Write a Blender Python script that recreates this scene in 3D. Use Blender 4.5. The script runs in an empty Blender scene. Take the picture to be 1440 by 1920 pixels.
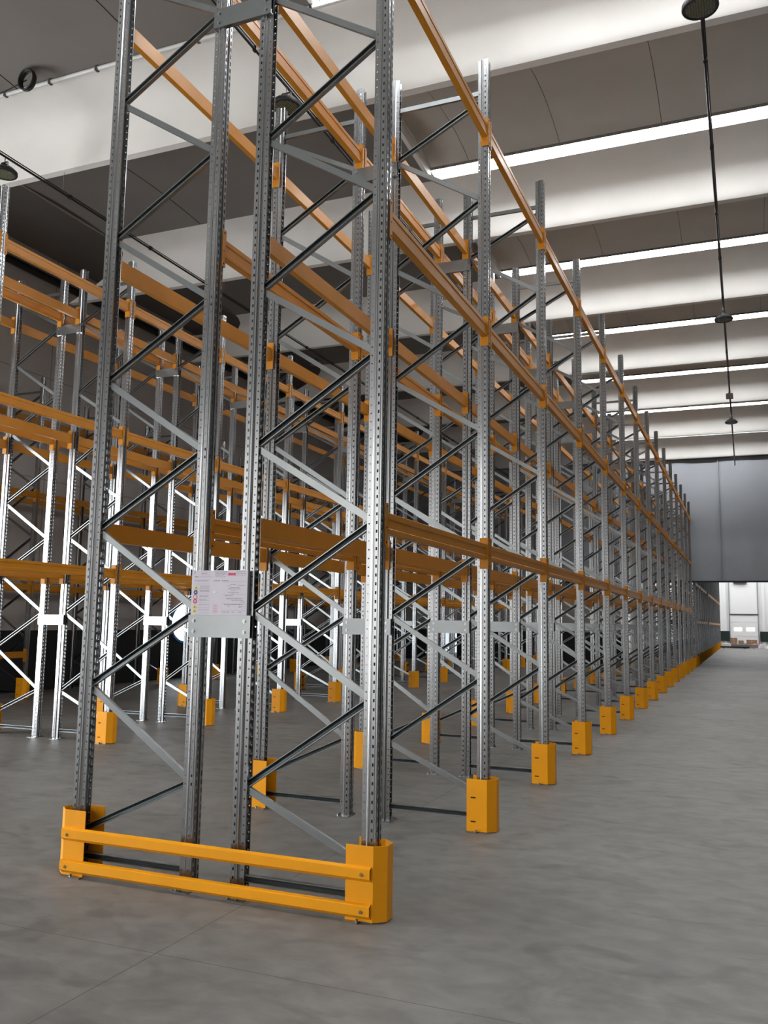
import bpy, bmesh, math, random
from mathutils import Matrix, Vector
random.seed(7)
PI = math.pi
S = bpy.context.scene
COL = S.collection

# ------------------------------------------------------------------ camera
cam_d = bpy.data.cameras.new('camera')
cam = bpy.data.objects.new('camera', cam_d)
COL.objects.link(cam)
F, PIT, YAW, ROL = 1633.57, 0.1250, 0.3934, 0.0156
fwd = Vector((-math.sin(YAW) * math.cos(PIT), math.cos(YAW) * math.cos(PIT), math.sin(PIT)))
rt = Vector((math.cos(YAW), math.sin(YAW), 0))
up = rt.cross(fwd)
r2 = math.cos(ROL) * rt + math.sin(ROL) * up
u2 = -math.sin(ROL) * rt + math.cos(ROL) * up
M4 = Matrix((r2, u2, -fwd)).transposed().to_4x4()
M4.translation = Vector((1.9586, -4.6036, 1.6096))
cam.matrix_world = M4
cam_d.sensor_fit = 'HORIZONTAL'
cam_d.sensor_width = 36
cam_d.lens = F / 1440 * 36
cam_d.clip_end = 300
cam_d.clip_start = 0.05
S.camera = cam

# ------------------------------------------------------------------ world, exposure
w = bpy.data.worlds.new('world')
S.world = w
w.use_nodes = True
w.node_tree.nodes['Background'].inputs[0].default_value = (0.75, 0.85, 1, 1)
w.node_tree.nodes['Background'].inputs[1].default_value = 1.0
S.view_settings.view_transform = 'Standard'
S.view_settings.look = 'None'
S.view_settings.gamma = 1
S.view_settings.use_curve_mapping = False
S.view_settings.exposure = 0.10
SKY_E, FAR_E, DOOR_E, BACK_E, HOLE_E = 42.0, 6.0, 13.0, 1.8, 10.0

# ------------------------------------------------------------------ materials
def mat(name, color, rough=0.6, metal=0.0, var=0.0, scale=3.0, bump=0.0, bscale=30.0,
        stretch=(1, 1, 1), coat=0.0, emit=None, es=0.0, rvar=0.0):
    m = bpy.data.materials.new(name)
    m.use_nodes = True
    nt = m.node_tree
    b = nt.nodes['Principled BSDF']
    b.inputs['Base Color'].default_value = (*color, 1)
    b.inputs['Roughness'].default_value = rough
    b.inputs['Metallic'].default_value = metal
    b.inputs['Coat Weight'].default_value = coat
    b.inputs['Coat Roughness'].default_value = 0.15
    if emit:
        b.inputs['Emission Color'].default_value = (*emit, 1)
        b.inputs['Emission Strength'].default_value = es
    if var or bump or rvar:
        tc = nt.nodes.new('ShaderNodeTexCoord')
        mp = nt.nodes.new('ShaderNodeMapping')
        mp.inputs['Scale'].default_value = stretch
        nt.links.new(tc.outputs['Object'], mp.inputs['Vector'])
        n = nt.nodes.new('ShaderNodeTexNoise')
        n.inputs['Scale'].default_value = scale
        n.inputs['Detail'].default_value = 5
        nt.links.new(mp.outputs[0], n.inputs['Vector'])
        if var:
            r = nt.nodes.new('ShaderNodeValToRGB')
            r.color_ramp.elements[0].position = 0.3
            r.color_ramp.elements[1].position = 0.7
            r.color_ramp.elements[0].color = (*[c * (1 - var) for c in color], 1)
            r.color_ramp.elements[1].color = (*[min(1, c * (1 + var)) for c in color], 1)
            nt.links.new(n.outputs['Fac'], r.inputs['Fac'])
            nt.links.new(r.outputs['Color'], b.inputs['Base Color'])
        if rvar:
            mr = nt.nodes.new('ShaderNodeMapRange')
            mr.inputs['From Min'].default_value = 0.3
            mr.inputs['From Max'].default_value = 0.7
            mr.inputs['To Min'].default_value = rough - rvar
            mr.inputs['To Max'].default_value = rough + rvar
            nt.links.new(n.outputs['Fac'], mr.inputs['Value'])
            nt.links.new(mr.outputs[0], b.inputs['Roughness'])
        if bump:
            n2 = nt.nodes.new('ShaderNodeTexNoise')
            n2.inputs['Scale'].default_value = bscale
            n2.inputs['Detail'].default_value = 3
            nt.links.new(mp.outputs[0], n2.inputs['Vector'])
            bp = nt.nodes.new('ShaderNodeBump')
            bp.inputs['Strength'].default_value = bump
            bp.inputs['Distance'].default_value = 0.01
            nt.links.new(n2.outputs['Fac'], bp.inputs['Height'])
            nt.links.new(bp.outputs['Normal'], b.inputs['Normal'])
    return m

GALV = mat('galvanised_steel', (0.385, 0.395, 0.405), 0.24, 1.0, 0.10, 2.5, 0, 10, (1, 1, 0.15))
GALVB = mat('galvanised_brace_steel', (0.305, 0.325, 0.332), 0.30, 1.0, 0.08, 4, 0)
ORANGE = mat('orange_lacquer', (0.52, 0.205, 0.014), 0.42, 0.0, 0.05, 5, 0.03, 40, coat=0.05)
YELL = mat('yellow_orange_lacquer', (0.92, 0.37, 0.004), 0.45, 0.0, 0.04, 5, 0.03, 40, coat=0.05)
DARK = mat('black_metal', (0.012, 0.012, 0.013), 0.5)
SLOT = mat('dark_slot', (0.006, 0.005, 0.004), 0.9)
CONC = mat('precast_concrete', (0.70, 0.68, 0.65), 0.9, 0, 0.05, 1.2, 0.1, 8)
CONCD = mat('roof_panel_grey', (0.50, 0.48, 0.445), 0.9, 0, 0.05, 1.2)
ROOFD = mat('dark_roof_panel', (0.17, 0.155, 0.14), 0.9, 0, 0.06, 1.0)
WHITE = mat('white_panel', (0.78, 0.78, 0.78), 0.6)
BLIND = mat('grey_pvc_curtain', (0.29, 0.305, 0.33), 0.6, 0, 0.05, 0.8, 0.05, 3)
BLACKB = mat('black_base_and_shadow', (0.012, 0.013, 0.014), 0.8)  # cross wall's black base, also the left wall's painted shadow
PAPER = mat('notice_paper', (0.62, 0.58, 0.66), 0.35, coat=0.4)
INK = mat('notice_ink', (0.12, 0.11, 0.14), 0.7)
RED = mat('notice_red', (0.55, 0.04, 0.12), 0.6)
PINK = mat('notice_pink', (0.75, 0.35, 0.42), 0.6)
BLUE = mat('notice_blue', (0.02, 0.06, 0.25), 0.6)
YEL = mat('notice_yellow', (0.75, 0.62, 0.05), 0.6)
BROWN = mat('cardboard', (0.30, 0.19, 0.12), 0.8, 0, 0.2, 4)
LENS = mat('lamp_lens', (0.05, 0.055, 0.05), 0.25, 0, coat=0.5)
def emitter(name, col, s):
    return mat(name, (0.8, 0.8, 0.8), 0.5, emit=col, es=s)
SKYL = emitter('roof_skylight', (0.97, 0.985, 1.0), SKY_E)
FARL = emitter('far_glow', (0.97, 0.985, 1.0), FAR_E)
DOORL = emitter('daylight_door', (0.95, 0.98, 1.0), DOOR_E)
BACKL = emitter('back_fill_glow', (1.0, 0.98, 0.95), BACK_E)
HOLEL = emitter('daylight_porthole', (0.85, 0.94, 1.0), HOLE_E)
HOLEB = mat('blue_rim', (0.05, 0.2, 0.5), 0.4)

# wall with panel seams
def wall_material(name, color):
    m = mat(name, color, 0.9, 0, 0.05, 0.7, 0.06, 8)
    nt = m.node_tree; b = nt.nodes['Principled BSDF']
    g = nt.nodes.new('ShaderNodeNewGeometry')
    sx = nt.nodes.new('ShaderNodeSeparateXYZ'); nt.links.new(g.outputs['Position'], sx.inputs[0])
    def line(sock, period, off, wd):
        a = nt.nodes.new('ShaderNodeMath'); a.operation = 'ADD'; a.inputs[1].default_value = -off + 1000 * period
        nt.links.new(sock, a.inputs[0])
        f = nt.nodes.new('ShaderNodeMath'); f.operation = 'MODULO'; f.inputs[1].default_value = period
        nt.links.new(a.outputs[0], f.inputs[0])
        c = nt.nodes.new('ShaderNodeMath'); c.operation = 'LESS_THAN'; c.inputs[1].default_value = wd
        nt.links.new(f.outputs[0], c.inputs[0])
        return c.outputs[0]
    mx = nt.nodes.new('ShaderNodeMath'); mx.operation = 'MAXIMUM'
    nt.links.new(line(sx.outputs['Z'], 2.3, 0.02, 0.015), mx.inputs[0])
    nt.links.new(line(sx.outputs['Y'], 7.2, 3.0, 0.02), mx.inputs[1])
    src = b.inputs['Base Color'].links[0].from_socket
    mix = nt.nodes.new('ShaderNodeMix'); mix.data_type = 'RGBA'
    nt.links.new(mx.outputs[0], mix.inputs['Factor'])
    nt.links.new(src, mix.inputs['A'])
    mix.inputs['B'].default_value = (color[0] * .45, color[1] * .45, color[2] * .45, 1)
    nt.links.new(mix.outputs['Result'], b.inputs['Base Color'])
    return m
for _m in (YELL, ORANGE): _m.node_tree.nodes['Principled BSDF'].inputs['Specular IOR Level'].default_value = 0.28
WALL = wall_material('grey_wall', (0.52, 0.50, 0.485))

# floor: power-floated concrete with joints and scuffs
def floor_material():
    m = bpy.data.materials.new('concrete_floor'); m.use_nodes = True
    nt = m.node_tree; b = nt.nodes['Principled BSDF']
    N = nt.nodes.new; L = nt.links.new
    g = N('ShaderNodeNewGeometry')
    def noise(scale, detail, sx=1, sy=1, dist=0.0):
        mp = N('ShaderNodeMapping'); mp.inputs['Scale'].default_value = (sx, sy, 1)
        L(g.outputs['Position'], mp.inputs['Vector'])
        n = N('ShaderNodeTexNoise'); n.inputs['Scale'].default_value = scale
        n.inputs['Detail'].default_value = detail; n.inputs['Distortion'].default_value = dist
        L(mp.outputs[0], n.inputs['Vector']); return n.outputs['Fac']
    def ramp(fac, stops):
        r = N('ShaderNodeValToRGB'); e = r.color_ramp.elements
        e[0].position, e[0].color = stops[0][0], (*stops[0][1], 1)
        e[1].position, e[1].color = stops[-1][0], (*stops[-1][1], 1)
        for p, c in stops[1:-1]:
            k = e.new(p); k.color = (*c, 1)
        L(fac, r.inputs['Fac']); return r.outputs['Color']
    def mixc(a, bb, fac, mode='MIX'):
        x = N('ShaderNodeMix'); x.data_type = 'RGBA'; x.blend_type = mode
        if hasattr(fac, 'is_linked'): L(fac, x.inputs['Factor'])
        else: x.inputs['Factor'].default_value = fac
        L(a, x.inputs['A'])
        if hasattr(bb, 'is_linked'): L(bb, x.inputs['B'])
        else: x.inputs['B'].default_value = (*bb, 1)
        return x.outputs['Result']
    base = ramp(noise(0.55, 6, 1, 1, 0.6), [(0.28, (0.140, 0.133, 0.124)), (0.5, (0.175, 0.167, 0.156)), (0.72, (0.212, 0.203, 0.191))])
    fine = ramp(noise(5, 8, 1, 1.4, 0.4), [(0.3, (0.80, 0.80, 0.80)), (0.7, (1.14, 1.14, 1.14))])
    c = mixc(base, fine, 1.0, 'MULTIPLY')
    st = ramp(noise(1.9, 7, 0.8, 1.2, 1.6), [(0.54, (1, 1, 1)), (0.68, (0.74, 0.73, 0.72))])
    c = mixc(c, st, 1.0, 'MULTIPLY')
    scr = ramp(noise(2.4, 4, 0.5, 3.2, 2.2), [(0.495, (1, 1, 1)), (0.502, (0.86, 0.85, 0.84)), (0.510, (1, 1, 1))])
    c = mixc(c, scr, 1.0, 'MULTIPLY')
    sx = N('ShaderNodeSeparateXYZ'); L(g.outputs['Position'], sx.inputs[0])
    def joint(sock, period, off, wd):
        a = N('ShaderNodeMath'); a.operation = 'ADD'; a.inputs[1].default_value = -off + wd / 2 + 100 * period; L(sock, a.inputs[0])
        f = N('ShaderNodeMath'); f.operation = 'MODULO'; f.inputs[1].default_value = period; L(a.outputs[0], f.inputs[0])
        k = N('ShaderNodeMath'); k.operation = 'LESS_THAN'; k.inputs[1].default_value = wd; L(f.outputs[0], k.inputs[0])
        return k.outputs[0]
    mx = N('ShaderNodeMath'); mx.operation = 'MAXIMUM'
    L(joint(sx.outputs['X'], 5.0, -0.735, 0.005), mx.inputs[0]); L(joint(sx.outputs['Y'], 5.2, -0.905, 0.004), mx.inputs[1])
    c = mixc(c, (0.045, 0.042, 0.038), mx.outputs[0])
    L(c, b.inputs['Base Color'])
    rr = N('ShaderNodeMapRange'); rr.inputs['To Min'].default_value = 0.42; rr.inputs['To Max'].default_value = 0.68
    L(noise(1.1, 5), rr.inputs['Value']); L(rr.outputs[0], b.inputs['Roughness'])
    bp = N('ShaderNodeBump'); bp.inputs['Strength'].default_value = 0.08; bp.inputs['Distance'].default_value = 0.01
    L(noise(9, 6), bp.inputs['Height']); L(bp.outputs['Normal'], b.inputs['Normal'])
    return m
FLOOR = floor_material()

# ------------------------------------------------------------------ mesh helpers
class MB:
    def __init__(s): s.v = []; s.f = []; s.m = []
    def quadbox(s, P, mi=0):            # 8 corners: bottom 4 then top 4
        b = len(s.v); s.v += [tuple(p) for p in P]
        for q in ((3, 2, 1, 0), (4, 5, 6, 7), (0, 1, 5, 4), (1, 2, 6, 5), (2, 3, 7, 6), (3, 0, 4, 7)):
            s.f.append([b + i for i in q]); s.m.append(mi)
    def box(s, x0, x1, y0, y1, z0, z1, mi=0):
        s.quadbox([(x0, y0, z0), (x1, y0, z0), (x1, y1, z0), (x0, y1, z0),
                   (x0, y0, z1), (x1, y0, z1), (x1, y1, z1), (x0, y1, z1)], mi)
    def sweep(s, prof, a, b, U, V, mi=0, closed=True, caps=True):
        """profile [(u,v)] carried from point a to point b; U,V are the profile axes"""
        a, b, U, V = Vector(a), Vector(b), Vector(U), Vector(V)
        n = len(prof); k = len(s.v)
        for o in (a, b):
            for u, v in prof: s.v.append(tuple(o + U * u + V * v))
        for i in range(n if closed else n - 1):
            j = (i + 1) % n
            s.f.append([k + i, k + j, k + n + j, k + n + i]); s.m.append(mi)
        if closed and caps:
            s.f.append([k + i for i in range(n)][::-1]); s.m.append(mi)
            s.f.append([k + n + i for i in range(n)]); s.m.append(mi)
    def tube(s, a, b, r, n=12, mi=0, r2=None):
        a, b = Vector(a), Vector(b); d = (b - a).normalized()
        U = d.orthogonal().normalized(); V = d.cross(U); r2 = r if r2 is None else r2
        k = len(s.v)
        for o, rr in ((a, r), (b, r2)):
            for i in range(n):
                t = 2 * PI * i / n; s.v.append(tuple(o + (U * math.cos(t) + V * math.sin(t)) * rr))
        for i in range(n):
            j = (i + 1) % n; s.f.append([k + i, k + j, k + n + j, k + n + i]); s.m.append(mi)
        s.f.append([k + i for i in range(n)][::-1]); s.m.append(mi)
        s.f.append([k + n + i for i in range(n)]); s.m.append(mi)
    def lathe(s, prof, c, n=28, mi=0):   # prof [(r,z)]
        k = len(s.v); c = Vector(c)
        for r, z in prof:
            for i in range(n):
                t = 2 * PI * i / n; s.v.append((c.x + r * math.cos(t), c.y + r * math.sin(t), c.z + z))
        for p in range(len(prof) - 1):
            for i in range(n):
                j = (i + 1) % n
                s.f.append([k + p * n + i, k + p * n + j, k + (p + 1) * n + j, k + (p + 1) * n + i]); s.m.append(mi)
    def mesh(s, name, mats, smooth=None, fix=True):
        me = bpy.data.meshes.new(name); me.from_pydata(s.v, [], s.f)
        mats = mats if isinstance(mats, (list, tuple)) else [mats]
        for m in mats: me.materials.append(m)
        me.polygons.foreach_set('material_index', s.m)
        if fix:
            bm = bmesh.new(); bm.from_mesh(me)
            bmesh.ops.recalc_face_normals(bm, faces=bm.faces); bm.to_mesh(me); bm.free()
        if smooth is not None:
            me.polygons.foreach_set('use_smooth', [True] * len(me.polygons))
            me.set_sharp_from_angle(angle=math.radians(smooth))
        me.update(); return me
    def build(s, name, mats, parent=None, smooth=None, loc=None, fix=True):
        return put(name, s.mesh(name, mats, smooth, fix), parent, loc)

def put(name, me, parent=None, loc=None, rotz=None):
    o = bpy.data.objects.new(name, me); COL.objects.link(o)
    if parent: o.parent = parent
    if loc: o.location = loc
    if rotz is not None: o.rotation_euler = (0, 0, rotz)
    return o
def tag(o, label, cat, group=None, kind=None):
    o['label'] = label; o['category'] = cat
    if group: o['group'] = group
    if kind: o['kind'] = kind
    return o
def thing(name, label, cat, loc=(0, 0, 0), rotz=0, group=None):
    o = bpy.data.objects.new(name, None); COL.objects.link(o)
    o.empty_display_size = 0.1
    o.location = loc; o.rotation_euler = (0, 0, rotz)
    return tag(o, label, cat, group)
def struct(name, mb, m, label=None, cat=None, **k):
    o = mb.build(name, m, **k); o['kind'] = 'structure'
    if label: o['label'] = label
    if cat: o['category'] = cat
    return o
def dup(root, loc, rotz=0, label=None, group=None):
    r = root.copy(); COL.objects.link(r); r.location = loc; r.rotation_euler = (0, 0, rotz)
    if label: r['label'] = label
    if group: r['group'] = group
    for ch in list(root.children):
        c = ch.copy(); COL.objects.link(c); c.parent = r
        for g in list(ch.children):
            d = g.copy(); COL.objects.link(d); d.parent = c
    return r

# ------------------------------------------------------------------ room shell
XL, XR, YB, YF = -12.4, 9.0, -15.0, 73.3
WB = 8.2; TIP = 8.9; C0 = 4.90; PER = 4.415        # wing beams
fl = MB(); fl.box(XL - .3, XR + .3, YB - .3, YF + .3, -0.25, 0)
struct('floor', fl, FLOOR, 'grey power-floated concrete floor with fine saw-cut joints and scuffs', 'floor')

m = MB()                                            # left wall with an open loading door near the camera
DY0, DY1, DZ1 = -7.8, 1.3, 4.7
m.box(XL - .25, XL, YB, DY0, 0, 9.9); m.box(XL - .25, XL, DY1, YF, 1.3, 9.9)
m.box(XL - .25, XL, DY0, DY1, DZ1, 9.9)
struct('wall_left', m, WALL, 'grey precast concrete wall behind the left racking', 'wall')
m = MB(); m.box(XL - .28, XL + .012, DY1, 31.7, 0.0, 1.3)  # band painted black to stand for shadow at the wall foot
struct('shadow_band_left', m, BLACKB, 'lower band of the left wall, painted black for shadow', 'wall base')
m = MB(); m.box(XL - .24, XL - .2, DY0 + .1, DY1 - .1, 0.05, DZ1)
struct('door_1', m, DOORL, 'wide open loading door full of daylight in the left wall', 'door')
m = MB(); m.box(XR, XR + .25, YB, YF, 0, 9.9)
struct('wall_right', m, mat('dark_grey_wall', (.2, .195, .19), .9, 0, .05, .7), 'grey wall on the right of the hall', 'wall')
m = MB()
m.box(XL, XR, YB - .25, YB, 6.3, 9.9); m.box(XL, -12.0, YB - .25, YB, 0, 6.3); m.box(3.0, XR, YB - .25, YB, 0, 6.3)
struct('wall_back', m, WALL, 'grey wall behind the viewer', 'wall')
m = MB(); m.box(-11.95, 2.95, YB - .22, YB - .18, 0.03, 6.25)  # added glowing panel behind the viewer, brightens camera-facing surfaces
struct('back_glow_panel', m, BACKL, 'unseen glowing panel behind the viewer, added to light the near faces', 'door')

# far wall with pilasters
m = MB(); m.box(XL, XR, YF, YF + .25, 0, 9.9)
for x in (-11, -8.2, -5.4, -3.2, -1.2, 0.22, 3.15, 5.9, 8):
    m.box(x, x + .22, YF - .10, YF, 0, 9.0)
struct('wall_far', m, WHITE, 'white far wall with vertical ribs beyond the curtain', 'wall')

# roof: wing beams
GX0, GX1 = -2.55, XR                                # glazed stretch
def wing(c, n):
    prof = [(-.98, TIP), (-.78, TIP - .015), (-.55, TIP - .05), (-.36, TIP - .12), (-.23, TIP - .24), (-.14, TIP - .42), (-.10, TIP - .58), (-.075, WB + .02), (-.06, WB),
            (.06, WB), (.075, WB + .02), (.10, TIP - .58), (.14, TIP - .42), (.23, TIP - .24), (.36, TIP - .12), (.55, TIP - .05), (.78, TIP - .015), (.98, TIP),
            (.98, TIP + .07), (0, TIP + .07), (-.98, TIP + .07)]
    mb = MB(); k = len(prof)
    def xl(z): return -9.2 - 1.9 * (TIP - z) / (TIP - WB) if z < TIP else -9.2
    for y, z in prof: mb.v.append((xl(z), c + y, z))
    for y, z in prof: mb.v.append((XR, c + y, z))
    for i in range(k):
        j = (i + 1) % k; mb.f.append([i, j, k + j, k + i]); mb.m.append(0)
    mb.f.append(list(range(k))[::-1]); mb.m.append(0); mb.f.append([k + i for i in range(k)]); mb.m.append(0)
    o = struct('trim_%d' % n, mb, CONC, smooth=25)
    o['label'] = 'pale precast wing-shaped roof beam spanning the hall, number %d from the near end' % n
    o['category'] = 'roof beam'
n = 0
wings = [C0 + PER * k for k in range(-4, 7)]
for c in wings:
    n += 1; wing(c, n)
# vaulted roof panels between the wings, with a strip before each wing, glazed only where in view
LIPZ = 8.945; GLW = 0.31
for i, c in enumerate(wings[:-1]):
    a = c + .98; b = wings[i + 1] - .98; e = b - GLW
    def arc(h, z1, t): return TIP + (z1 - TIP) * t + 4 * h * t * (1 - t)
    mb = MB(); st = 14
    seamx = [GX0, -1.9, -0.45, 1.05, 2.5, 3.95, 5.4, 6.85, XR]
    for s in range(len(seamx) - 1):                 # lit right-hand stretch, arched panels with seams
        x0, x1 = seamx[s] + .004, seamx[s + 1] - .004
        for q in range(st):
            t0, t1 = q / st, (q + 1) / st
            y0, y1 = a + (e - a) * t0, a + (e - a) * t1
            z0, z1 = arc(.13, LIPZ, t0), arc(.13, LIPZ, t1)
            mb.quadbox([(x0, y0, z0), (x1, y0, z0), (x1, y1, z1), (x0, y1, z1),
                        (x0, y0, z0 + .05), (x1, y0, z0 + .05), (x1, y1, z1 + .05), (x0, y1, z1 + .05)])
    mb.box(GX0, XR, e - .02, e + .015, LIPZ - .03, LIPZ + .10, 1)       # dark lip at the glazing
    for xs in seamx[1:-1]:
        for q in range(st):
            t0, t1 = q / st, (q + 1) / st
            y0, y1 = a + (e - a) * t0, a + (e - a) * t1; z0, z1 = arc(.13, LIPZ, t0) + .02, arc(.13, LIPZ, t1) + .02
            mb.quadbox([(xs - .02, y0, z0), (xs + .02, y0, z0), (xs + .02, y1, z1), (xs - .02, y1, z1), (xs - .02, y0, z0 + .02), (xs + .02, y0, z0 + .02), (xs + .02, y1, z1 + .02), (xs - .02, y1, z1 + .02)], 1)
    struct('ceiling.%03d' % (i + 1), mb, [CONCD, ROOFD], 'grey curved roof panels between two wing beams', 'ceiling')
    mb = MB(); mb.box(GX0, 3.2, e + .015, b, LIPZ + .04, LIPZ + .06)
    struct('window_%d' % (i + 2), mb, SKYL if wings[i + 1] > 0 else ROOFD, 'roof strip between two wing beams, bright glazed only ahead of the viewer', 'skylight')  # strips behind the viewer left opaque to dim the near floor
    mb = MB(); mb.box(3.2, XR, e + .015, b, LIPZ + .03, LIPZ + .06)  # added out of view to keep skylight off the right side
    struct('ceiling.%03d' % (60 + i), mb, ROOFD, 'unseen opaque roof strip, added beyond the glazing to limit its light', 'ceiling')
    # gable segment at the end of the arched stretch
    mb = MB(); k = len(mb.v)
    pts = [(a + (e - a) * q / st, arc(.13, LIPZ, q / st)) for q in range(st + 1)]
    mb.sweep([(y, z) for y, z in pts] + [(e, LIPZ - .16), (a + .3, TIP - .02)], (GX0 - .06, 0, 0), (GX0, 0, 0), (0, 1, 0), (0, 0, 1))
    mb.box(GX0 - .06, GX0, e, b, TIP, LIPZ + .2)
    struct('trim_%d' % (30 + i), mb, CONC, 'pale gable piece closing the arched roof panel', 'roof trim')
    # dark unglazed stretch on the left
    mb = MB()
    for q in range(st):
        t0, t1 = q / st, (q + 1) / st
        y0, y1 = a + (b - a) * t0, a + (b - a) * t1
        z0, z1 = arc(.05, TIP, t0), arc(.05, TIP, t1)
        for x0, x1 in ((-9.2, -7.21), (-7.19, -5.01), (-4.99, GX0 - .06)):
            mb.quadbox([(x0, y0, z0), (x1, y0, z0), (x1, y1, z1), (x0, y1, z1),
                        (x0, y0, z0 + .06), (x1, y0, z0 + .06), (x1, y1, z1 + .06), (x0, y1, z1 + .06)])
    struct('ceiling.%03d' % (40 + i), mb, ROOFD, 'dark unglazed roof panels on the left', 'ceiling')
m = MB(); m.box(XL, -9.2, YB, 31.9, 9.7, 9.9); m.box(-9.2, XR, YB, wings[0] - .9, 9.0, 9.2)
m.box(-9.25, -9.2, YB, 31.9, TIP, 9.7)
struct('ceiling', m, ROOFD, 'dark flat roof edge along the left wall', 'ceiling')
m = MB(); m.box(XL, XR, YB, YF, 9.9, 10.0)
struct('ceiling.090', m, ROOFD, 'roof deck', 'ceiling')
m = MB()
for y0 in (50, 58, 65, 69): m.box(-9, 8.6, y0, y0 + (1.2 if y0 < 60 else 2.6), 9.80, 9.82)  # added emissive strips, hidden above the curtain, light the far wall
struct('window_1', m, FARL, 'unseen glowing strips added to light the far part of the hall', 'skylight')
m = MB(); m.tube((XL + .14, YB, 9.13), (XL + .14, 31.6, 9.13), .085, 14)
for y in range(-13, 31, 3): m.box(XL, XL + .2, y, y + .05, 9.02, 9.24)
o = m.build('wall_pipe', DARK, smooth=40)
tag(o, 'dark horizontal pipe clamped high along the left wall', 'pipe')

# bright round opening in the left wall
m = MB()
ring = 40
for k in range(ring):
    t0, t1 = 2 * PI * k / ring, 2 * PI * (k + 1) / ring
    P = []
    for r, x in ((.50, XL + .02), (.56, XL + .02), (.56, XL + .06), (.50, XL + .06)):
        P.append((r, x))
    cy_, cz_ = 15.72, 1.49
    def pt(r, x, t): return (x, cy_ + 1.25 * r * math.cos(t), cz_ + r * math.sin(t))
    m.quadbox([pt(.50, XL + .015, t0), pt(.56, XL + .015, t0), pt(.56, XL + .015, t1), pt(.50, XL + .015, t1),
               pt(.50, XL + .06, t0), pt(.56, XL + .06, t0), pt(.56, XL + .06, t1), pt(.50, XL + .06, t1)], 1)
k = len(m.v)
for q in range(ring):
    t = 2 * PI * q / ring; m.v.append((XL + .03, 15.72 + .625 * math.cos(t), 1.49 + .5 * math.sin(t)))
m.f.append([k + q for q in range(ring)]); m.m.append(0)
struct('window_20', m, [HOLEL, HOLEB], 'glaring round porthole with a blue rim low in the left wall', 'window', fix=False)

# grey curtain wall hanging across the hall
m = MB(); nx = 160
for i in range(nx + 1):
    x = XL + (XR - XL) * i / nx
    yy = 31.56 + .015 * math.sin(x * 2.1) + .006 * math.sin(x * 7.3 + 1)
    m.v += [(x, yy, 3.36), (x, yy + .02 * math.sin(x * 3), 8.3), (x, yy + .02, 3.36), (x, yy + .02 + .02 * math.sin(x * 3), 8.3)]
for i in range(nx):
    a = 4 * i; b = a + 4
    for q in ([a, b, b + 1, a + 1], [a + 2, a + 3, b + 3, b + 2], [a, a + 2, b + 2, b], [a + 1, b + 1, b + 3, a + 3]):
        m.f.append(q); m.m.append(0)
curt = thing('hanging_curtain', 'big grey sheet curtain hanging from the roof across the hall end', 'curtain', (0, 31.56, 3.36))
o = m.build('curtain_sheet', BLIND, smooth=50); o.parent = curt; o.location = (0, -31.56, -3.36)
for me_n, fn in (*[('curtain_seam', lambda q, x=x: q.box(x, x + .03, 31.50, 31.58, 3.36, 8.28)) for x in (-10.6, -6.7, -2.8, 1.10, 5.0)],
                 ('hem_bar', lambda q: q.box(XL, XR, 31.52, 31.62, 3.31, 3.37)),
                 ('top_rail', lambda q: q.box(XL, XR, 31.47, 31.60, 8.19, 8.25))):
    q = MB(); fn(q); o = q.build(me_n, BLIND if me_n == 'curtain_seam' else DARK)
    o.parent = curt; o.location = (0, -31.56, -3.36)
m = MB(); m.box(XL, -11.1, 32.0, 32.15, 0, 3.4); m.box(-9.7, -2.5, 32.0, 32.15, 0, 3.4)
struct('wall_cross', m, WALL, 'low grey cross wall below the curtain behind the racks', 'wall')
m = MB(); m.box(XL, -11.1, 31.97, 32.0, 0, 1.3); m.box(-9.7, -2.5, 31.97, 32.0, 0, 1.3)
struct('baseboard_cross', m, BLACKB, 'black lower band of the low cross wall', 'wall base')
m = MB(); m.box(XL, XR, 32.0, 32.1, 8.3, 9.9)
struct('trim_60', m, CONCD, 'lintel above the curtain', 'trim')

# ------------------------------------------------------------------ far end: gate, bumpers, debris
gate = thing('sectional_gate', 'white sectional loading gate with two small windows in the far wall', 'gate', (1.76, YF, 0))
def at(o, par):
    o.parent = par; o.location = -Vector(par.location); return o
q = MB(); 
for i in range(4): q.box(.70, 2.83, YF - .10, YF - .04, .30 + i * .57, .30 + i * .57 + .555)
at(q.build('door_leaf', WHITE), gate)
for x0, x1 in ((1.01, 1.58), (1.94, 2.56)):
    q = MB(); q.box(x0, x1, YF - .115, YF - .10, 1.30, 1.56); at(q.build('window_pane', FARL), gate)
q = MB(); q.box(.70, 2.83, YF - .09, YF - .05, 2.70, 5.30); at(q.build('upper_panel', WHITE), gate)
q = MB(); q.box(.66, .70, YF - .16, YF, 0, 5.35); q.box(2.83, 2.87, YF - .16, YF, 0, 5.35); q.box(.66, 2.87, YF - .16, YF, 2.62, 2.68)
at(q.build('gate_frame', mat('grey_frame', (.12, .12, .12), .6)), gate)
q = MB(); q.box(1.05, 2.08, YF - .30, YF - .12, 5.20, 5.34); at(q.build('roller_housing', DARK), gate)
for x0, x1, wd in ((-.13, .64, 'left'), (2.95, 3.75, 'right')):
    q = MB(); q.box(x0, x1, YF - .14, YF - .10, .45, 1.27); q.box(x0 + .05, x0 + .16, YF - .2, YF - .14, .95, 1.27)
    tag(q.build('dark_panel', mat('dark_green_panel_' + wd, (.008, .022, .02), .5)), 'dark green low panel on the far wall, %s of the gate' % wd, 'panel')
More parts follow.
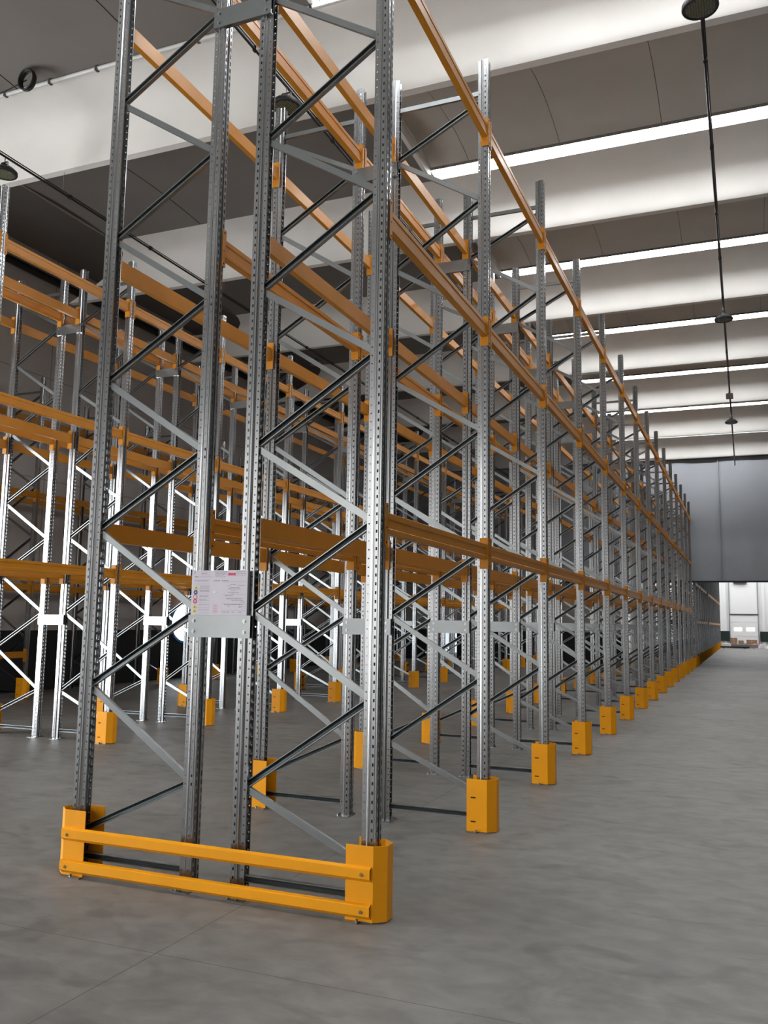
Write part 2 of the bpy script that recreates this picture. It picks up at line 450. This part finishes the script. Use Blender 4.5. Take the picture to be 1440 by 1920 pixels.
def pallet(x, y, z, lab):
    t = thing('wooden_pallet', lab, 'pallet', (x, y, z))
    q = MB()
    for i in range(5): q.box(-.6, .6, -.4 + i * .17, -.4 + i * .17 + .12, .10, .125)
    q.build('deck_boards', BROWN, t)
    q = MB()
    for i in range(3): q.box(-.6, .6, -.4 + i * .35, -.4 + i * .35 + .1, .0, .10)
    q.build('runners', BROWN, t)
pallet(1.25, 71.4, 0, 'flat wooden pallet under the left brown boxes by the far gate')
pallet(2.0, 70.3, 0, 'empty wooden pallet lying right of the boxes by the far gate')
def carton(x, y, z, w_, d_, h_, lab):
    t = thing('carton', lab, 'box', (x, y, z))
    q = MB(); q.box(-w_ / 2, w_ / 2, -d_ / 2, d_ / 2, 0, h_); q.build('box_body', BROWN, t)
    q = MB(); q.box(-.03, .03, -d_ / 2 - .002, d_ / 2 + .002, .02, h_ + .002); q.build('tape', mat('tape', (.4, .3, .2), .4), t)
carton(.98, 71.4, .126, .5, .5, .62, 'tall brown carton on the pallet left of the gate windows')
carton(1.50, 71.4, .126, .4, .5, .42, 'lower brown carton beside the tall one at the far gate')
carton(2.30, 71.9, 0, .8, .5, .60, 'wide brown carton standing on the floor below the right gate window')
def bundle(x, y, w_, lab, colr, nrow):
    t = thing('steel_bundle', lab, 'steel bundle', (x, y, 0))
    q = MB()
    for r in range(nrow):
        for c in range(5): q.box(-w_ / 2, w_ / 2, -.35 + c * .14, -.35 + c * .14 + .12, .06 + r * .13, .06 + r * .13 + .11)
    q.build('stacked_profiles', colr, t)
    q = MB()
    for dx in (-.35, .35): q.box(dx * w_ - .05, dx * w_ + .05, -.36, .36, 0, .06)
    q.build('timber_bearers', BROWN, t)
bundle(1.05, 66.4, 2.1, 'long dark steel bundle lying across the floor before the far gate', DARK, 1)
bundle(1.75, 68.2, 1.9, 'grey steel bundle behind the dark one before the far gate', GALV, 2)
bundle(.35, 69.4, .9, 'pale steel bundle at the foot of the far racking', WHITE, 2)
def heap(x, y, s_, lab, mt, sd):
    rnd = random.Random(sd); q = MB()
    for i in range(9):
        a, b = rnd.uniform(-s_, s_), rnd.uniform(-.4, .4); h = rnd.uniform(.05, .32)
        p = rnd.uniform(.12, .3); c, s2 = math.cos(i), math.sin(i)
        P = []
        for z in (0, h):
            for u, v in ((-p, -.12), (p, -.12), (p, .12), (-p, .12)):
                P.append((a + (u * c - v * s2) * (1 - .3 * (z > 0)), b + (u * s2 + v * c), z))
        q.quadbox(P)
    tag(q.build('wrapping_heap', mt, loc=(x, y, 0)), lab, 'debris')
heap(3.35, 69.8, .75, 'crumpled white plastic wrapping heap at the right end of the debris', WHITE, 3)
heap(2.85, 71.2, .35, 'small reddish wrapping heap right of the far gate', PINK, 5)

# ------------------------------------------------------------------ racking components
ZN_O = [.26, 1.17, 2.18, 3.19, 4.20, 5.21, 6.12]     # brace nodes on the outer post
ZN_I = [.63, 1.66, 2.67, 3.68, 4.69, 5.70]           # and on the inner post
DF, GAP, HH, PITCH = 0.827, 0.357, 6.479, 2.242
# upright post, outer face towards +x, origin at its foot
PROF = [(-.046, -.024, 0), (-.044, -.031, 0), (-.016, -.031, 'r'), (-.008, -.036, 0), (-.004, -.044, 0), (.003, -.044, 0), (.006, -.040, 0), (.010, -.040, 0), (.013, -.044, 0), (.032, -.044, 's'), (.035, -.041, 0), (.040, -.041, 0),
        (.044, -.041, 0), (.047, -.035, 0), (.047, -.014, 'f'), (.044, -.010, 0), (.037, -.009, 0), (.037, .009, 'g'),
        (.044, .010, 0), (.047, .014, 0), (.047, .035, 'f'), (.044, .041, 0), (.040, .041, 0), (.035, .041, 0), (.032, .044, 0), (.013, .044, 's'), (.010, .040, 0), (.006, .040, 0), (.003, .044, 0), (-.004, .044, 0),
        (-.008, .036, 0), (-.016, .031, 0), (-.044, .031, 'r'), (-.046, .024, 0)]
def post_mesh():
    bm = bmesh.new(); p = .05; n = int(HH / p)
    cols = []; kinds = []                             # expand profile into columns
    for i, (x, y, k) in enumerate(PROF):
        if k and i:
            x0, y0, _ = PROF[i - 1]; L = math.hypot(x - x0, y - y0)
            hw = {'r': .009, 's': .010, 'f': .012, 'g': .007}[k]
            for t in (.5 - hw / 2 / L, .5 + hw / 2 / L):
                cols.append((x0 + (x - x0) * t, y0 + (y - y0) * t)); kinds.append(None)
            kinds[-1] = k
        cols.append((x, y)); kinds.append(None)
    # z levels per cell: [0, .006, .014, .018, .034, .040, p]
    lv = [0, .012, .020, .030, .042, p]
    hole = {'r': (1,), 's': (1, 2), 'f': (1, 2, 3), 'g': (3,)}
    zs = []
    for c in range(n):
        for l in lv[:-1]: zs.append(c * p + l)
    zs.append(n * p); zs[-1] = HH
    V = [[bm.verts.new((x, y, z)) for x, y in cols] for z in zs]
    for r in range(len(zs) - 1):
        cell = r % (len(lv) - 1)
        for c in range(1, len(cols)):
            k = kinds[c]
            if k and cell in hole[k]: continue
            bm.faces.new((V[r][c - 1], V[r][c], V[r + 1][c], V[r + 1][c - 1]))
    bm.normal_update()
    bmesh.ops.solidify(bm, geom=bm.faces[:], thickness=.0022)
    me = bpy.data.meshes.new('upright_post'); bm.to_mesh(me); bm.free()
    me.materials.append(GALV)
    return me
def post_simple(mb, x, sgn):
    pr = [(sgn * a, b) for a, b, _ in PROF]
    inner = [(a * .94 + 0, b * .93) for a, b in pr][::-1]
    mb.sweep(pr + inner, (x, 0, 0), (x, 0, HH), (1, 0, 0), (0, 1, 0))
POST = post_mesh()
_m = MB(); _m.box(-.07, .052, -.085, .085, 0, .006); _m.tube((-.05, -.05, .006), (-.05, -.05, .022), .008, 6); _m.tube((.05, .05, .006), (.05, .05, .022), .008, 6)
PLATE = _m.mesh('base_plate', GALVB)

def brace(mb, x0, z0, x1, z1, y, face, wd=.040, dp=.024, t=.0022):
    """C section between two points in the frame plane; face=-1 web towards -y, +1 open towards -y"""
    d = Vector((x1 - x0, 0, z1 - z0)).normalized(); U = Vector((-d.z, 0, d.x))
    h = wd / 2; s = 1 if face < 0 else -1
    pr = [(-h, 0), (h, 0), (h, dp), (h - .007, dp), (h - .007, dp - t), (h - t, dp - t), (h - t, t), (-h + t, t), (-h + t, dp - t), (-h + .007, dp - t), (-h + .007, dp), (-h, dp)]
    if face > 0:      # folded section with a ridge in the middle, open towards the viewer's side
        dp = .030
        pr = [(-h, 0), (0, .018), (h, 0), (h, dp), (h - .005, dp), (h - .005, dp - t), (h - t, dp - t), (h - t, .004), (0, .018 + t), (-h + t, .004), (-h + t, dp - t), (-h + .005, dp - t), (-h + .005, dp), (-h, dp)]
    yy = y - dp / 2 if s > 0 else y + dp / 2
    mb.sweep(pr, (x0, yy, z0), (x1, yy, z1), U, (0, s, 0))
def braces(which):
    """frame local: inner post at x=0, outer post at x=DF. mirrored frames swap which diagonals fall to the right"""
    out = []
    xi, xo = .030, DF - .030
    out.append(('horizontal_brace', xi, .115, xo, .115, 0))
    out.append(('horizontal_brace', xi, 6.19, xo, 6.19, 0))
    for i in range(len(ZN_O)):
        if i < len(ZN_I):
            out.append(('diagonal_brace', xo, ZN_O[i] + .012, xi, ZN_I[i] - .012, 0))
        if i and i - 1 < len(ZN_I):
            out.append(('diagonal_brace', xi, ZN_I[i - 1] + .012, xo, ZN_O[i] - .012, 0))
    return out
def frame_parts(side):
    """side=+1: outer post on the right (+x). The thing's origin is at its inner post."""
    P = []
    for nm, x0, z0, x1, z1, _ in braces(side):
        x0, x1 = side * x0, side * x1
        if x0 > x1: x0, x1, z0, z1 = x1, x0, z1, z0
        falling = z1 < z0 - .01
        q = MB()
        face = -1 if (falling or z0 > 6) else 1
        brace(q, x0, z0, x1, z1, 0, face)
        if nm == 'diagonal_brace':
            for xx, zz in ((x0, z0), (x1, z1)):
                q.tube((xx, -.022, zz), (xx, .022, zz), .006, 6)
        P.append((nm, q.mesh(nm, GALVB)))
    return P
FP = {1: frame_parts(1), -1: frame_parts(-1)}
_q = {}
for sd in (1, -1):
    q = MB()
    for nm, x0, z0, x1, z1, _ in braces(sd):
        x0, x1 = sd * x0, sd * x1
        if x0 > x1: x0, x1, z0, z1 = x1, x0, z1, z0
        brace(q, x0, z0, x1, z1, 0, -1 if z1 < z0 - .01 else 1)
    post_simple(q, 0, -sd); post_simple(q, sd * DF, sd)
    for x in (0, sd * DF): q.box(x - .075, x + .075, -.065, .065, 0, .006)
    _q[sd] = q.mesh('far_frame', GALV, smooth=35)

def make_frame(x, y, side, label, group, detail):
    """x is the inner post"""
    if not detail:
        o = put('upright_frame', _q[side], None, (x, y, 0)); return tag(o, label, 'rack frame', group)
    t = thing('upright_frame', label, 'rack frame', (x, y, 0), 0, group)
    for px, outx in ((0, -side), (side * DF, side)):
        o = put('upright_post', POST, t, (px, 0, 0), 0 if outx > 0 else PI)
        put('base_plate', PLATE, o)
    for nm, me in FP[side]: put(nm, me, t)
    return t

# beams: origin at the near post centre; outer face towards +x
BH = .124
def beam_mesh():
    q = MB(); h = BH
    pr = [(0, 0), (.044, 0), (.047, .003), (.047, .030), (.043, .034), (.043, h - .038), (.047, h - .034), (.047, h - .003), (.044, h), (.012, h), (.012, h - .016), (.0, h - .016)]
    q.sweep([(a - .005, b) for a, b in pr], (0, .051, 0), (0, PITCH - .051, 0), (1, 0, 0), (0, 0, 1))
    return q.mesh('beam_body', ORANGE)
BEAM = beam_mesh()
def conn_mesh(dirn):
    q = MB(); y0 = .0465 * dirn; y1 = .0505 * dirn; z0, z1 = -.075, .175
    q.box(-.018, .0545, min(y0, y1), max(y0, y1), z0, z1)
    ya, yb = .012 * dirn, .0505 * dirn
    q.box(.0505, .0545, min(ya, yb), max(ya, yb), z0, z1)
    for z in (-.055, .155):
        q.tube((.0545, .03 * dirn, z), (.0556, .03 * dirn, z), .007, 8, 1)
    q.box(.0545, .0552, min(.022 * dirn, .038 * dirn), max(.022 * dirn, .038 * dirn), .03, .036, 1)
    return q.mesh('end_connector', [ORANGE, SLOT])
CN0, CN1 = conn_mesh(1), conn_mesh(-1)
def make_beam(x, y, z, out, label, group, detail=True):
    t = thing('pallet_beam', label, 'beam', (x, y, z), 0, group)
    if out > 0: rel = ((BEAM, 0), (CN0, 0), (CN1, PITCH)); rz = 0
    else: rel = ((BEAM, PITCH), (CN0, 0), (CN1, PITCH)); rz = PI
    names = ('beam_body', 'end_connector', 'end_connector')
    if out > 0:
        for nm, (me, yy) in zip(names, rel): put(nm, me, t, (0, yy, 0))
    else:
        put('beam_body', BEAM, t, (0, PITCH, 0), PI)
        put('end_connector', CN1, t, (0, 0, 0), PI); put('end_connector', CN0, t, (0, PITCH, 0), PI)
    return t

# spacer between the two frames of a pair
def spacer_meshes(yf=-.052):
    q = MB(); z0, z1 = 0, .135; x0, x1 = -GAP / 2 - .042, GAP / 2 + .042
    q.box(x0, x1, yf - .003, yf, z0, z1); q.box(x0, x1, yf, yf + .03, z0, z0 + .003); q.box(x0, x1, yf, yf + .03, z1 - .003, z1)
    a = q.mesh('spacer_plate', GALVB)
    bl = MB(); bl.tube((0, yf - .010, 0), (0, yf - .003, 0), .0095, 6); bl.tube((0, yf - .0045, 0), (0, yf - .003, 0), .014, 14)
    return a, bl.mesh('bolt', GALV)
SPM, BOLT = spacer_meshes()
def make_spacer(x, y, z, label, group, detail):
    t = thing('row_spacer', label, 'spacer', (x, y, z), 0, group)
    put('spacer_plate', SPM, t)
    if detail:
        for sx in (-1, 1):
            for zz in (.035, .10): put('bolt', BOLT, t, (sx * (GAP / 2 + .002), 0, zz))
    return t

# post guard: folded steel shield round the aisle side of a post, opening towards -x
def guard_mesh():
    out = [(-.108, -.092), (.055, -.092), (.118, -.040), (.118, .040), (.055, .092), (-.108, .092)]
    inn = [(-.108, .087), (.053, .087), (.113, .038), (.113, -.038), (.053, -.087), (-.108, -.087)]
    q = MB(); q.sweep(out + inn, (0, 0, .008), (0, 0, .40), (1, 0, 0), (0, 1, 0))
    me = q.mesh('shield', YELL)
    f = MB(); f.box(-.11, -.02, -.125, -.088, 0, .008); f.box(-.11, -.02, .088, .125, 0, .008)
    f.tube((-.03, -.108, .008), (-.03, -.108, .022), .008, 6); f.tube((-.03, .108, .008), (-.03, .108, .022), .008, 6)
    s = MB(); s.box(-.020, .020, -.0935, -.0915, 0, .010)
    return me, f.mesh('foot_flange', GALVB), s.mesh('slot', SLOT)
GM, GF, GS = guard_mesh()
def make_guard(x, y, side, label, group):
    t = thing('post_guard', label, 'rack guard', (x, y, 0), 0 if side > 0 else PI, group)
    put('shield', GM, t); put('foot_flange', GF, t)
    if y < 22:
        for z in (.075, .255):
            put('slot', GS, t, (-.055, 0, z) if side > 0 else (-.055, 0.185, z))
    return t

# ------------------------------------------------------------------ place the racking
ORD = ['first', 'second', 'third', 'fourth', 'fifth', 'sixth', 'seventh', 'eighth', 'ninth', 'tenth', 'eleventh', 'twelfth', 'thirteenth',
       'fourteenth', 'fifteenth', 'sixteenth', 'seventeenth', 'eighteenth', 'nineteenth', 'twentieth', 'twenty-first', 'twenty-second',
       'twenty-third', 'twenty-fourth', 'twenty-fifth', 'twenty-sixth', 'twenty-seventh', 'twenty-eighth', 'twenty-ninth', 'thirtieth', 'thirty-first', 'thirty-second']
CAMP = Vector((1.9586, -4.6036, 1.6096))
Z1, Z2, Z3 = 2.118, 3.975, 5.748
beams = []
def rack_row(word, xr, y0, n, levels=(Z1, Z2, Z3), lines='ABCD', near=9, pitch=PITCH, skip0=False, guardsfrom=1, spz=(1.497, 5.555)):
    """double row: posts A B C D from left to right, D at x=xr"""
    XX = {'D': xr, 'C': xr - DF, 'B': xr - DF - GAP, 'A': xr - 2 * DF - GAP}
    SD = {'D': 'right aisle face', 'C': 'right inner face', 'B': 'left inner face', 'A': 'left aisle face'}
    for k in range(n):
        y = y0 + k * pitch; det = k < near
        o = ORD[k]
        if 'D' in lines: make_frame(XX['C'], y, 1, 'silver upright frame, right half of %s, %s from its near end' % (word, o), 'upright frames of ' + word, det)
        if 'A' in lines: make_frame(XX['B'], y, -1, 'silver upright frame, left half of %s, %s from its near end' % (word, o), 'upright frames of ' + word, det)
        if 'A' in lines and 'D' in lines:
            for z, lv in zip(spz, ('low', 'high')):
                make_spacer((XX['B'] + XX['C']) / 2, y, z, '%s silver spacer plate joining the %s frame pair of %s' % (lv, o, word), 'row spacers', det)
        for L, sd, wd in (('D', 1, 'right'), ('A', -1, 'left')):
            if L in lines and k >= guardsfrom:
                make_guard(XX[L], y, sd, 'orange post guard on the %s side of %s, %s frame' % (wd, word, o), 'orange post guards')
        if k < n - 1:
            for L in lines:
                for li, z in enumerate(levels):
                    lv = ['lowest', 'middle', 'top', 'extra'][li]
                    beams.append(((Vector((XX[L], y + pitch / 2, z)) - CAMP).length, XX[L], y, z, 1 if L in 'DB' else -1,
                                  'orange %s beam, %s of %s, %s bay' % (lv, SD[L], word, o), 'orange pallet beams'))
rack_row('the nearest rack', 0.0, 0.0, 15, near=11)
rack_row('the middle rack', -5.72, 0.16, 14, near=9, pitch=PITCH + .022, guardsfrom=0)
rack_row('the wall rack', -11.26, 4.36, 12, lines='CD', near=5)
# low extra beams at the foot of the wall rack
for k in (1,): beams.append((5, -11.26, 4.36 + k * PITCH, .79, 1, 'orange low beam near the floor, right face of the wall rack, %s bay' % ORD[k], 'orange pallet beams'))
rack_row('the far rack', 0.0, 33.9, 6, levels=(1.72, 3.32), near=0, guardsfrom=0)
rack_row('the rearmost rack', 0.0, 47.2, 11, levels=(1.72, 3.32), near=0, guardsfrom=0)
beams.sort(key=lambda b: b[0])
for i, (d, x, y, z, out, lab, grp) in enumerate(beams[:300]): make_beam(x, y, z, out, lab, grp)
q = MB()
for d, x, y, z, out, lab, grp in beams[300:]:
    s = out
    q.box(min(x - .005 * s, x + .042 * s), max(x - .005 * s, x + .042 * s), y + .05, y + PITCH - .05, z, z + BH)
    for yy in (y + .012, y + PITCH - .052): q.box(min(x + .045 * s, x + .055 * s), max(x + .045 * s, x + .055 * s), yy, yy + .04, z - .075, z + .175)
if beams[300:]: tag(q.build('pallet_beam', ORANGE), 'orange beams of the more distant bays, far down the racks', 'beam', 'orange pallet beams', 'stuff')

# ------------------------------------------------------------------ end barrier of the nearest rack
XA = -(2 * DF + GAP)
bar = thing('end_barrier', 'orange end barrier of two rails between corner guards on the nearest rack', 'rack guard', (XA / 2, 0, 0))
for x, rz in ((0, 0), (XA, PI)):
    o = put('corner_guard', GM, bar, (x - XA / 2, 0, 0), rz); put('foot_flange', GF, o)
for z in (.022, .214):
    pr = [(0, 0), (-.024, .020), (-.024, .070), (0, .080), (.0, .077), (-.021, .068), (-.021, .021), (0, .003)]
    q = MB(); q.sweep(pr, (XA / 2 - .055, -.0925, z), (-XA / 2 + .045, -.0925, z), (0, 1, 0), (0, 0, 1))
    r = q.build('rail', YELL, bar)
    for x in (XA / 2 - .01, -XA / 2 - .005):
        b = MB(); b.tube((x, -.122, z + .04), (x, -.114, z + .04), .0085, 6); b.tube((x, -.1165, z + .04), (x, -.1145, z + .04), .013, 14)
        b.build('bolt', GALV, r)

# ------------------------------------------------------------------ load notice on the first frame pair
nb = thing('load_notice', 'white load notice sheet above the spacer plate on the front frame pair', 'sign', ((XA) / 2, -.062, 1.632))
q = MB(); q.box(-.198, .198, -.002, .002, 0, .272); q.build('sheet', PAPER, nb)
def nbars(name, lst, mt):
    q = MB()
    for x0, x1, z0, z1 in lst: q.box(x0, x1, -.0028, -.0021, z0, z1)
    return q.build(name, mt, nb)
SX, SZ = .396 / 1000, .272 / 840        # sheet coordinates: 1000 wide, 840 tall
def B(x0, y0, x1, y1): return (-.198 + x0 * SX, -.198 + x1 * SX, .272 - y1 * SZ, .272 - y0 * SZ)
rnd = random.Random(4); L = []
def words(x0, x1, y, h):
    x = x0
    while x < x1:
        w_ = rnd.uniform(14, 46); L.append(B(x, y, min(x + w_, x1), y + h)); x += w_ + rnd.uniform(6, 12)
for (x0, x1, y, h) in ((165, 320, 30, 4), (165, 270, 55, 7), (165, 320, 80, 4), (50, 115, 108, 8), (50, 110, 128, 5), (150, 370, 118, 5),
                       (415, 640, 28, 8), (425, 600, 55, 5), (425, 640, 72, 5), (425, 570, 92, 5), (425, 610, 115, 5),
                       (800, 960, 25, 7), (800, 975, 60, 5), (800, 975, 90, 5), (45, 310, 195, 8), (400, 510, 190, 12), (545, 660, 190, 12),
                       (155, 325, 290, 5), (155, 320, 312, 5), (155, 325, 335, 5), (150, 325, 378, 6), (150, 325, 392, 6), (150, 320, 470, 5), (150, 300, 490, 5),
                       (145, 270, 550, 6), (145, 320, 565, 5), (145, 330, 645, 6), (140, 325, 735, 5), (140, 325, 800, 4),
                       (700, 810, 260, 8), (830, 960, 280, 5), (640, 720, 290, 5), (690, 870, 320, 6), (660, 880, 345, 8), (720, 800, 375, 5), (665, 850, 410, 8),
                       (720, 780, 440, 6), (610, 760, 470, 9), (640, 920, 530, 8), (730, 950, 560, 6), (890, 960, 590, 6), (600, 930, 635, 8), (660, 700, 670, 6),
                       (860, 960, 672, 6), (860, 910, 690, 6), (560, 700, 775, 7), (740, 780, 775, 7), (850, 910, 775, 7)):
    words(x0, x1, y, h)
for y in (178, 255, 352, 440, 525, 610, 700, 760): L.append(B(40, y, 340, y + 2))
for y in (215, 450, 515, 620, 745): L.append(B(560, y, 985, y + 2))
nbars('printed_text', L, INK)
nbars('red_emblem', [B(650, 40, 790, 105)], PINK)
q = MB()
for x0, y0, x1, y1 in ((662, 55, 700, 92), (705, 55, 722, 92), (728, 55, 750, 92), (756, 55, 784, 92)):
    a = B(x0, y0, x1, y1); q.box(a[0], a[1], -.0034, -.0029, a[2], a[3])
q.build('emblem_mark', RED, nb)
nbars('red_lines', [B(400, y, 480, y + 6) for y in (645, 680, 715, 750, 780)], RED)
def disc(name, cx, cy, r, mt, inner=None, mt2=None, n=24, tri=False):
    q = MB(); x = -.198 + cx * SX; z = .272 - cy * SZ; R_ = r * SX
    def poly(rr, y0, y1, mi, nn, ph):
        k = len(q.v)
        for y in (y0, y1):
            for i in range(nn):
                t = ph + 2 * PI * i / nn; q.v.append((x + rr * math.cos(t), y, z + rr * math.sin(t)))
        for i in range(nn):
            j = (i + 1) % nn; q.f.append([k + i, k + j, k + nn + j, k + nn + i]); q.m.append(mi)
        q.f.append([k + i for i in range(nn)]); q.m.append(mi); q.f.append([k + nn + i for i in range(nn)]); q.m.append(mi)
    nn = 3 if tri else n; ph = PI / 2 if tri else 0
    poly(R_, -.0028, -.0021, 0, nn, ph)
    if inner: poly(R_ * inner, -.0034, -.0028, 1, nn, ph)
    q.build(name, [mt, mt2 or mt], nb)
disc('warning_triangle', 80, 330, 48, YEL, .35, INK, tri=True)
disc('blue_roundel', 75, 412, 36, BLUE, .3, PAPER)
disc('red_ring', 72, 500, 38, RED, .72, PAPER)
disc('red_roundel', 70, 580, 36, RED, .55, PINK)
disc('warning_triangle', 66, 690, 46, YEL, .35, INK, tri=True)
disc('warning_triangle', 64, 770, 46, YEL, .35, INK, tri=True)
q = MB()
for a in range(10):
    t0 = PI * .9 + a * .12
    q.box(-.198 + (95 + 55 * math.cos(t0)) * SX, -.198 + (101 + 55 * math.cos(t0)) * SX, -.0028, -.0021, .272 - (50 - 50 * math.sin(t0 + PI)) * SZ - .003, .272 - (50 - 50 * math.sin(t0 + PI)) * SZ)
q.build('logo_outline', INK, nb)
q = MB(); q.tube((-.03, -.004, .14), (-.03, -.0021, .14), .008, 16); q.build('cable_tie_stud', WHITE, nb)

# ------------------------------------------------------------------ lamps and their carrying tubes
def lamp(x, y, label):
    t = thing('high_bay_lamp', label, 'lamp', (x, y, 7.62), 0, 'high bay lamps')
    q = MB(); q.lathe([(.0, .10), (.07, .10), (.085, .085), (.10, .07), (.150, .055), (.172, .035), (.175, .0), (.168, -.012), (.150, -.012), (.150, .006), (0, .006)], (0, 0, 0), 36)
    for i in range(24):
        a = 2 * PI * i / 24; c, s = math.cos(a), math.sin(a)
        P = [];
        for z in (.035, .085):
            for r, w_ in ((.085, -.003), (.165 if z < .05 else .12, -.003), (.165 if z < .05 else .12, .003), (.085, .003)):
                P.append((r * c - w_ * s, r * s + w_ * c, z))
        q.quadbox(P)
    q.build('housing', DARK, t, smooth=40)
    q = MB(); q.lathe([(.149, .0), (.149, -.006), (0, -.006)], (0, 0, 0), 32); lens = q.build('lens', LENS, t)
    q = MB()
    for i in range(-5, 6):
        for j in range(-5, 6):
            if i * i + j * j < 27: q.box(i * .025 - .007, i * .025 + .007, j * .025 - .007, j * .025 + .007, -.0095, -.006)
    q.build('led_array', mat('led_yellow', (.16, .15, .08), .4), lens)
    q = MB(); q.box(-.06, -.05, -.012, .012, .09, .165); q.box(.05, .06, -.012, .012, .09, .165); q.box(-.06, .06, -.012, .012, .165, .172)
    q.tube((0, 0, .17), (0, 0, .235), .006, 8)
    q.build('bracket', GALV, t)
    q = MB(); q.tube((0, 0, .06), (0, 0, .14), .045, 16, r2=.040); q.build('driver', DARK, t)
pos = {'right': (1.74, 3.80), 'mid': (-2.86, 3.80), 'left': (-7.25, 3.80)}
desc = {'right': 'over the right aisle', 'mid': 'over the nearest rack', 'left': 'over the middle rack'}
for key, (x, y0) in pos.items():
    for i in range(3):
        lamp(x, y0 + 9.45 * i, 'round black high-bay lamp %s, %s from the near end' % (desc[key], ORD[i]))
    t = thing('lighting_tube', 'thin dark carrying tube running lengthwise %s' % desc[key], 'cable tube', (x, 0, 7.87))
    q = MB(); y = -12.0
    q.tube((0, -12, 0), (0, 31.6, 0), .016, 8)
    q.tube((.02, -12, .024), (.02, 31.6, .024), .008, 6)
    q.build('tube', DARK, t)
    q = MB(); q.box(-.02, .03, -.025, .025, -.02, .035); cm = q.mesh('clip', DARK)
    rr = random.Random(5)
    for j in range(14): put('clip', cm, t, (0, 3 + j * 1.9 + rr.uniform(-.3, .3), 0))
    q = MB(); q.tube((0, 0, .0), (0, 0, WB - 7.87), .004, 6); dm = q.mesh('drop_rod', GALV)
    for c in wings:
        if 0 < c < 31: put('drop_rod', dm, t, (0, c, 0))
q = MB(); q.box(-.09, .09, -.09, .09, -.06, .06); q.box(-.03, .03, -.03, .03, .06, .12); q.box(-.07,.07,-.092,-.09,-.045,.045)
tag(q.build('junction_box', mat('grey_box', (.35, .35, .35), .5), loc=(1.74, 20.1, 7.78)), 'small grey junction box on the right-hand lighting tube', 'box')

# conduit along the front edge of the near roof beam, with a coil of cable
cy = C0 - 1.02
t = thing('conduit', 'white conduit clipped along the edge of the nearest roof beam', 'conduit', (-6, cy - .01, 8.845))
q = MB(); q.tube((-3.2, 0, .02), (5.8, 0, .02), .028, 14); q.build('pipe', mat('white_pvc', (.6, .6, .58), .4), t, smooth=40)
q = MB(); q.box(-.02, .02, -.03, .03, -.012, .055); cm = q.mesh('clip', GALV)
for i in range(11): put('clip', cm, t, (-3 + i * .8, 0, 0))
q = MB(); Rr = .125; nT = 36
for kk in range(4):
    off = kk * .018; R1 = Rr - .008 * (kk % 2)
    ptsT = [Vector((R1 * math.cos(2 * PI * i / nT), off - .03, R1 * 1.15 * math.sin(2 * PI * i / nT))) for i in range(nT + 1)]
    for a, b in zip(ptsT, ptsT[1:]): q.tube(a, b, .013, 7)
coil = q.build('cable_coil', DARK, loc=(-6.70, 3.57, 8.73), smooth=60)
tag(coil, 'black coil of cable hung at the edge of the nearest roof beam', 'cable coil')
q = MB(); pv = None
for i in range(14):
    x = -6.75 - i * .1; p_ = Vector((x, 3.6, 8.76 - .09 * math.sin(i / 13 * PI)))
    if pv is not None: q.tube(pv, p_, .009, 7)
    pv = p_
tag(q.build('hanging_cable', DARK), 'black cable sagging from the coil toward the left', 'cable')
